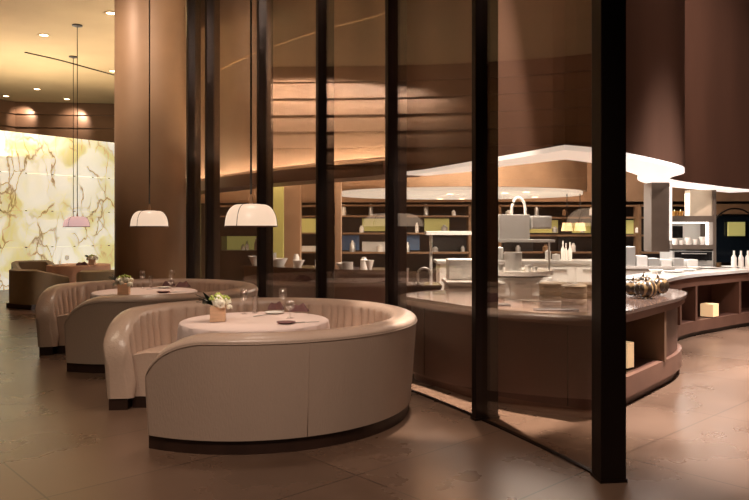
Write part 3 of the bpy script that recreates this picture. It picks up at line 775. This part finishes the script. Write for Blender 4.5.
# faucet
Yf=8.0
xx=X(418,Yf); pts=[(xx,Yf,.86),(xx,Yf,.98)]+[(xx+.07-.07*math.cos(a),Yf,.98+.06*math.sin(a)) for a in [PI*k/8 for k in range(1,8)]]+[(xx+.14,Yf,.96)]
t=thing('gooseneck_tap','polished gooseneck tap standing behind the rounded counter end','tap',(0,0,0))
link('spout',tube(bmesh.new(),pts,.013,8),M['steel'],t,True); link('base',lathe(bmesh.new(),[(0,.855),(.03,.855),(.03,.875),(0,.88)],(xx,Yf,0),16),M['steel'],t,40)
t=thing('sink_unit','low dark sink unit holding the gooseneck tap','kitchen counter',(0,0,0)); link('body',boxm((X(424,8.1)-.03,8.15,.41),(.42,.42,.82)),M['counter_wood'],t); link('worktop',boxm((X(424,8.1)-.03,8.15,.838),(.44,.44,.035),0,.004),M['stone_top'],t)
# dishes & bottles on the prep counter
rnd=random.Random(5)
kinds=['glass_jar','white_bowl','steel_pan','glass_jar','white_bowl','steel_pan']
for k in range(16):
    f=.05+.9*k/15; p=offset(pp,-.25-.2*(k%2))[int((len(pp)-1)*f)]
    kd=kinds[k%6]; r=rnd.uniform(.05,.09); hh=rnd.uniform(.08,.2)
    if kd=='glass_jar': bm=lathe(bmesh.new(),[(0,0),(r*.7,0),(r*.7,hh*1.3),(r*.45,hh*1.5),(r*.45,hh*1.7),(0,hh*1.7)],seg=16); mt=M['china']
    elif kd=='white_bowl': bm=lathe(bmesh.new(),[(0,0),(r*.6,0),(r*1.3,hh*.7),(r*1.22,hh*.7),(r*.5,.01),(0,.01)],seg=20); mt=M['china']
    else: bm=lathe(bmesh.new(),[(0,0),(r,0),(r,hh),(r*.93,hh),(r*.92,.01),(0,.01)],seg=20); mt=M['steel']
    o=item(kd if kd!='glass_jar' else 'white_jar',bm,mt,{'glass_jar':'white narrow necked jar on the dark prep counter','white_bowl':'white bowl on the dark prep counter','steel_pan':'round steel pan on the dark prep counter'}[kd],{'glass_jar':'jar','white_bowl':'bowl','steel_pan':'pan'}[kd],{'glass_jar':'white jars on the prep counter','white_bowl':'white bowls on the prep counter','steel_pan':'steel pans on the prep counter'}[kd],40)
    o.location=(p.x,p.y,.9)
# dark cabinet with lit niche (bay 5)
Yk=11.9
t=thing('dark_cabinet','tall dark cabinet with a lit display niche seen behind the nearest pendant','cabinet',(0,0,0))
xl,xr=X(221,Yk),X(266,Yk); zt=Zh(226,Yk); zn1,zn0=Zh(236,Yk),Zh(250,Yk)
bm=bmesh.new(); w=xr-xl; cx=(xl+xr)/2
box(bm,(cx,Yk,zn0/2),(w,.5,zn0)); box(bm,(cx,Yk,(zn1+zt)/2),(w,.5,zt-zn1)); box(bm,(xl+.03,Yk,(zn0+zn1)/2),(.06,.5,zn1-zn0)); box(bm,(xr-.03,Yk,(zn0+zn1)/2),(.06,.5,zn1-zn0))
link('body',bm,M['dark_wood'],t); link('lit_back',boxm((cx,Yk+.2,(zn0+zn1)/2),(w-.12,.02,zn1-zn0)),M['greenlit'],t)
for px,hh in ((244,.1),(248,.15),(257,.2)):
    item('display_bottle',lathe(bmesh.new(),[(0,0),(.03,0),(.03,hh*.6),(.012,hh*.75),(.012,hh),(0,hh)],(X(px,Yk),Yk-.1,zn0),14),M['china'],'small bottle in the lit niche of the dark cabinet','bottle','bottles in the lit niche',40)
# tan post / pillars in back
def pillar(px0,px1,Y,z0,z1,mat,name,label,cat='pillar',d=.3,g=None):
    return item(name,boxm(((X(px0,Y)+X(px1,Y))/2,Y+d/2,(z0+z1)/2),(X(px1,Y)-X(px0,Y),d,z1-z0),0,.005),mat,label,cat,g)
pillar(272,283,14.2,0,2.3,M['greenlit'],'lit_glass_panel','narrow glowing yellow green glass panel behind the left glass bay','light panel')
pillar(284,300,13.4,0,2.3,M['copper_in'],'tan_pillar','square tan pillar seen just right of the nearest pendant')
pillar(335,341,11.6,0,2.3,M['copper_in'],'tan_pillar','slim tan pillar behind the third glass bay')
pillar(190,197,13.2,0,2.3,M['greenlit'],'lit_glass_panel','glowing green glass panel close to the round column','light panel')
# back wall band of shelving, windows, greenery glow
def rack(pxa,pxb,Y,zs,mat,label,d=.35):
    t=thing('wall_shelf_unit',label,'shelves',(0,0,0),0,'back wall shelving')
    for z in zs: link('shelf',boxm(((X(pxa,Y)+X(pxb,Y))/2,Y+d/2,z),(X(pxb,Y)-X(pxa,Y),d,.04)),mat,t)
    for px in (pxa,pxb): link('upright',boxm((X(px,Y),Y+d/2,zs[-1]/2),(.06,d,zs[-1])),mat,t)
rack(330,470,16.6,(.9,1.35,1.75,2.0),M['tan_wood'],'tan open shelving on the kitchen back wall left of the second mullion')
rack(500,640,16.8,(.9,1.3,1.72,2.0),M['tan_wood'],'tan open shelving on the kitchen back wall behind the pass')
rack(640,720,16.6,(.9,1.3,1.72,2.0),M['tan_wood'],'tan open shelving on the back wall behind the grey duct')
rack(206,320,16.9,(.9,1.35,1.75,2.0),M['tan_wood'],'tan open shelving on the back wall behind the nearest pendant')
k=0
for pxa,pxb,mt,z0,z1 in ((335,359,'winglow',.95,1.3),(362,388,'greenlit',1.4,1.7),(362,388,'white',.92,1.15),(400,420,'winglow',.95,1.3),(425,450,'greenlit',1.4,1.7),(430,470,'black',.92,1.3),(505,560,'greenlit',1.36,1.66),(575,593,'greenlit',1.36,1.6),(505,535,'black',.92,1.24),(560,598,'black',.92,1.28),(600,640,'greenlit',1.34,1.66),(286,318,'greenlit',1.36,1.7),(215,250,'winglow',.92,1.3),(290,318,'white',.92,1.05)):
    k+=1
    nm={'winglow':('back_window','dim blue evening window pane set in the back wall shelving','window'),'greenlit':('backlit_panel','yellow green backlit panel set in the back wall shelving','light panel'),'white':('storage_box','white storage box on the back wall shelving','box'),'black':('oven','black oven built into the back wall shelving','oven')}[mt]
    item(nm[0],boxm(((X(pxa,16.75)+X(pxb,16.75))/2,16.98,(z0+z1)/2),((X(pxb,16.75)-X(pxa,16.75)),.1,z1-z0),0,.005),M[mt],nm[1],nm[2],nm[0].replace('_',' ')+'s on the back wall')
# jars on upper shelf
for k in range(34):
    px=334+k*9.2
    if px>640: break
    hh=rnd.uniform(.12,.28); r=rnd.uniform(.04,.08); Yj=16.7; zz=(1.37,1.77,.92)[k%3]
    if 470<px<500: continue
    o=item('shelf_jar',lathe(bmesh.new(),[(0,0),(r,0),(r,hh*.7),(r*.5,hh*.85),(r*.5,hh),(0,hh)],(X(px,Yj),Yj,zz),12),(M['china'],M['steel'],M['tan_wood'])[rnd.randrange(3)],'small jar on the tan back wall shelving','jar','jars on the back wall shelving',40)
# glowing cube lamps behind the pass
for px,lb in ((567,'glowing cube lamp, left one of two above the cooking line'),(580,'glowing cube lamp, right one of two above the cooking line')):
    Yz=13.0; t=thing('cube_lamp',lb,'lamp',(X(px,Yz),Yz,Zh(231,Yz)),0,'cube lamps above the cooking line')
    bm=bmesh.new(); r=bmesh.ops.create_cube(bm,size=1)
    for v in bm.verts: f=.062 if v.co.z>0 else .085; v.co.x*=2*f; v.co.y*=2*f; v.co.z=(v.co.z+.5)*.15
    link('shade',bm,M['lampbox'],t); link('rod',tube(bmesh.new(),[(0,0,.14),(0,0,.74)],.008,6),M['metal_dark'],t,True)
# ---- right part
Yr=9.6
t=thing('extract_duct','broad grey satin metal duct column hanging from the lit soffit','duct',(0,0,0))
link('duct',boxm(((X(652,Yr)+X(670.5,Yr))/2,Yr+.16,(2.1+Zh(252,Yr))/2),(X(670.5,Yr)-X(652,Yr),.28,2.1-Zh(252,Yr)),0,.01),M['steel_panel'],t)
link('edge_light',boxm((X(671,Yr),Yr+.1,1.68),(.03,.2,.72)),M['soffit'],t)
Ys=11.6
t=thing('lit_shelf_unit','brightly lit white shelf unit with steel shelves right of the grey duct','shelves',(0,0,0))
xa,xb=X(671,Ys),X(712,Ys); w=xb-xa; cx=(xa+xb)/2
link('back_panel',boxm((cx,Ys+.42,(Zh(216,Ys)+Zh(250,Ys))/2),(w,.03,Zh(216,Ys)-Zh(250,Ys))),M['white'],t)
link('shelf',boxm((cx,Ys+.2,Zh(219,Ys)),(w,.5,.10)),M['steel_panel'],t)
link('shelf',boxm((cx,Ys+.2,Zh(247,Ys)),(w,.5,.07)),M['steel_panel'],t)
link('light_strip',boxm((cx,Ys+.15,Zh(222.7,Ys)),(w-.1,.12,.02)),M['shelf_light'],t)
link('side_panel',boxm((xb+.02,Ys+.2,1.1),(.05,.5,2.1)),M['steel_panel'],t)
link('light_strip',boxm((xb-.03,Ys+.1,Zh(234,Ys)),(.03,.04,.42)),M['shelf_light'],t)
link('upper_panel',boxm(((X(690,Ys)+xb)/2,Ys+.1,(2.1+Zh(216,Ys))/2),(xb-X(690,Ys),.2,2.1-Zh(216,Ys)),0,.004),pm('pale_stone_panel',(196,180,158),.5,0,.1,3),t)
link('body',boxm((cx,Ys+.2,Zh(251,Ys)/2),(w,.5,Zh(251,Ys))),M['steel'],t)
link('handle',boxm((cx,Ys-.09,Zh(253.4,Ys)),(w*.6,.03,.015),0,.003),M['steel'],link('oven_door',boxm((cx,Ys-.06,Zh(256,Ys)),(w*.9,.03,.14)),M['black'],t))
for k,px in enumerate((675,681,688,695,702)):
    h_=(.1,.07,.12,.09,.13)[k]; item('shelf_dish',lathe(bmesh.new(),[(0,0),(.035,0),(.05,h_),(.044,h_),(0,.01)],(X(px,Ys+.1),Ys+.1,Zh(247,Ys)+.035),16),M['china'],'white dish in the brightly lit shelf unit','dish','white dishes in the lit shelf unit',40)
item('black_screen',boxm((X(683,Ys)-.02,Ys+.33,Zh(232,Ys)),(.3,.05,.2),0,.005),M['black'],'black screen inside the brightly lit shelf unit','screen')
for k,px in enumerate((677,683)):
    o=thing('counter_candle',('left','right')[k]+' small glowing candle cup on top of the steel shelf','candle',(X(px,Ys),Ys+.1,Zh(219,Ys)+.05),0,'candle cups on the steel shelf'); link('cup',lathe(bmesh.new(),[(0,0),(.04,0),(.05,.08),(.045,.08),(0,.01)],seg=14),M['gold'],o,40); link('flame',lathe(bmesh.new(),[(0,.06),(.012,.075),(0,.11)],seg=8),M['orb'],o,True)
# dark window right, its reflected green glow added as an emissive panel
Yw=15.0
bm=boxm(((X(716,Yw)+X(790,Yw))/2,Yw+.2,1.25),(X(790,Yw)-X(716,Yw),.06,1.0)); struct(link('window_7',bm,pm('night_glass',(18,24,30),.08)))
item('backlit_panel',boxm(((X(729,15.05)+X(746,15.05))/2,15.1,(Zh(222,15.05)+Zh(236,15.05))/2),(X(746,15.05)-X(729,15.05),.04,Zh(222,15.05)-Zh(236,15.05)),0,.005),M['greenlit'],'small greenish reflected glow on the dark window at the right, made as an emissive panel','light panel')
item('window_pelmet',boxm(((X(716,15.05)+X(790,15.05))/2,15.1,(Zh(204,15.05)+Zh(214,15.05))/2),(X(790,15.05)-X(716,15.05),.12,Zh(204,15.05)-Zh(214,15.05)),0,.005),M['tan_wood'],'tan wooden pelmet board above the dark window at the right','pelmet')
pts=[(X(735,14.2)+.55*math.cos(a),14.2,1.15+.72*math.sin(a)) for a in [PI*k/20 for k in range(21)]]
item('arch_frame',tube(bmesh.new(),[(pts[0][0],14.2,0)]+pts+[(pts[-1][0],14.2,0)],.018,8),M['metal_dark'],'thin dark arched metal frame in front of the dark window','arch',sm=True)
# back low white line under the duct and shelf units
t=thing('service_line','white service counter running below the grey duct and lit shelves','kitchen counter',(0,0,0))
link('body',boxm((X(668,10.6)-.2,11.2,.43),(1.3,.5,.86)),M['white'],t); link('worktop',boxm((X(668,10.6)-.2,11.19,.88),(1.36,.56,.04),0,.004),M['marble'],t)
for k,px in enumerate((628,640,652,664,676,690)):
    h_=(.3,.16,.12,.1,.12,.1)[k]; item('serving_box',boxm((X(px,11.05),11.05,.9+h_/2),(.16,.2,h_),0,.008),(M['steel'],M['white'])[k%2],('tall steel box nearest the corner post on the service counter','white box beside the tall steel box on the service counter','steel box left of the duct bottom','white box under the duct','steel box right of the duct bottom','white box below the lit shelf unit')[k],'box','boxes on the service counter')
HC=.86
# plates & bottles on right counter
for k,(px,dy) in enumerate(((655,.5),(672,.45),(690,.45),(702,.4),(716,.45),(728,.5),(741,.55),(760,.5))):
    best=min(range(len(c2)),key=lambda i:abs(CX+F*c2[i].x/c2[i].y-px)+(0 if c2[i].y>8.7 else 50)) if px>684 else 4+k*2
    p=offset(c2,dy)[best]
    if k%3==2: bm=lathe(bmesh.new(),[(0,0),(.05,0),(.1,.05),(.094,.05),(0,.01)],seg=20)
    else: bm=lathe(bmesh.new(),[(0,0),(.1,0),(.15,.018),(.145,.022),(0,.008)],seg=24)
    o=item('serving_plate' if k%3!=2 else 'serving_bowl',bm,M['china'],'white serving %s set out on the far right counter'%('plate' if k%3!=2 else 'bowl'),'plate' if k%3!=2 else 'bowl','white %ss on the far right counter'%('plate' if k%3!=2 else 'bowl'),40); o.location=(p.x,p.y,HC)
for k,px in enumerate((734,741,748)):
    Yv=10.9; item('bottle',lathe(bmesh.new(),[(0,0),(.04,0),(.04,.16),(.015,.21),(.015,.27),(0,.27)],(X(px,Yv+.3),Yv+.3,HC),14),M['china'],'pale bottle standing near the right end of the far counter','bottle','pale bottles on the far right counter',40)

# ------------------------------------------------------------------ lights
def area(loc,size,energy,color,rot=(0,0,0),sy=None,name='area_fill'):
    ld=bpy.data.lights.new(name,'AREA'); ld.energy=energy; ld.color=color; ld.size=size
    if sy: ld.shape='RECTANGLE'; ld.size_y=sy
    o=bpy.data.objects.new(name,ld); COL.objects.link(o); o.location=loc; o.rotation_euler=rot; return o
def spot(loc,target,energy,color,ang=40,blend=.6,soft=.08,name='spot'):
    ld=bpy.data.lights.new(name,'SPOT'); ld.energy=energy; ld.color=color; ld.spot_size=math.radians(ang); ld.spot_blend=blend; ld.shadow_soft_size=soft
    o=bpy.data.objects.new(name,ld); COL.objects.link(o); o.location=loc
    o.rotation_euler=(Vector(target)-Vector(loc)).to_track_quat('-Z','Y').to_euler(); return o
W=(1,.80,.66)
# unseen spots added to brighten booths, floor and column
spot((-1.0,5.9,5.0),(-1.0,5.9,0),170,W,46,.9,.15); spot((-2.7,8.5,5.0),(-2.7,8.5,0),150,W,46,.9,.15)
spot((-1.2,1.2,5.0),(-.8,4.6,.2),620,W,60,1,.4); spot((.8,1.0,5.0),(.2,4.0,.0),420,W,60,1,.4)
spot((-4.0,3.5,5.0),(-3.6,5.5,0),300,(1,.82,.6),70,1,.3)
spot((-4.6,8.2,5.0),(-3.2,10.3,3.4),380,W,60,1,.2)
spot((-2.0,6.5,5.0),(-3.2,10.2,4.4),330,W,45,1,.2)
# floor strip between glass and counter
spot((.75,6.4,6.3),(.6,6.15,0),8000,(1,.96,.94),22,.35,.04)
# open floor on the right
spot((4.2,6.3,6.4),(3.9,5.9,0),6500,(1,.92,.88),48,.6,.12); spot((6.6,8.8,6.4),(6.0,8.5,0),4500,(1,.92,.88),50,.7,.15)
spot((3.0,3.2,6.4),(4.2,4.6,0),500,(1,.82,.7),50,.8,.2)
# unseen spots added to brighten copper walls, pass island and near counter
spot((.2,3.0,5.0),(3.3,7.0,3.2),650,(1,.72,.55),60,1,.3)
spot((-1.0,7.0,5.0),(-1.0,10.3,3.6),210,(1,.80,.64),90,1,.2)
spot((4.8,3.5,6.4),(3.4,8.0,3.6),420,(1,.78,.68),75,1,.5)
spot((6.5,5.5,6.4),(5.2,10.8,3.6),1600,(1,.78,.68),60,1,.2)
spot((1.3,8.6,3.9),(1.35,9.4,.9),900,(1,.92,.86),70,.8,.1)
spot((.2,7.9,6.3),(1.5,6.5,.8),200,(1,.85,.76),50,.8,.1)
# kitchen: unseen area lights added to brighten worktops and canopy
area((1.7,10.3,3.95),2.6,380,(1,.93,.87)); area((4.2,14.8,4.2),2,200,(1,.86,.76)); area((-1.5,14.0,3.8),2.5,160,(1,.8,.62))
area((1.6,13.7,2.08),2.6,160,(1,.93,.86)); area((5.0,12.6,2.05),2.0,100,(1,.95,.9))
# unseen area light added to wash the gallery ceiling; board wall spots
area((-8.0,15.5,3.2),3.5,150,(1,.85,.66),(PI,0,0),name='ceiling_wash_fill')

for px in (22,72):
    spot((X(px,20.1),20.1,5.0),(X(px,20.7),20.75,4.4),60,(1,.78,.6),80,.8,.05)
for (x_,y_) in ((-7.25,11.5),(-7.4,12.5)):
    spot((x_,y_,4.95),(x_-.62,y_+.03,4.3),900,(1,.9,.8),72,.8,.05)
w=bpy.data.worlds.new('world'); S.world=w; w.use_nodes=True
w.node_tree.nodes['Background'].inputs[0].default_value=(1,.78,.6,1); w.node_tree.nodes['Background'].inputs[1].default_value=.05
# camera
cd=bpy.data.cameras.new('camera'); cam=bpy.data.objects.new('camera',cd); COL.objects.link(cam)
cam.location=(0,0,CH); cam.rotation_euler=(PI/2,0,0); cd.sensor_width=36; cd.lens=F/749*36; cd.shift_y=-(250-HY)/749; cd.clip_end=200
S.camera=cam
S.view_settings.view_transform='Standard'; S.view_settings.look='None'; S.view_settings.exposure=.34; S.view_settings.gamma=1; S.view_settings.use_curve_mapping=False
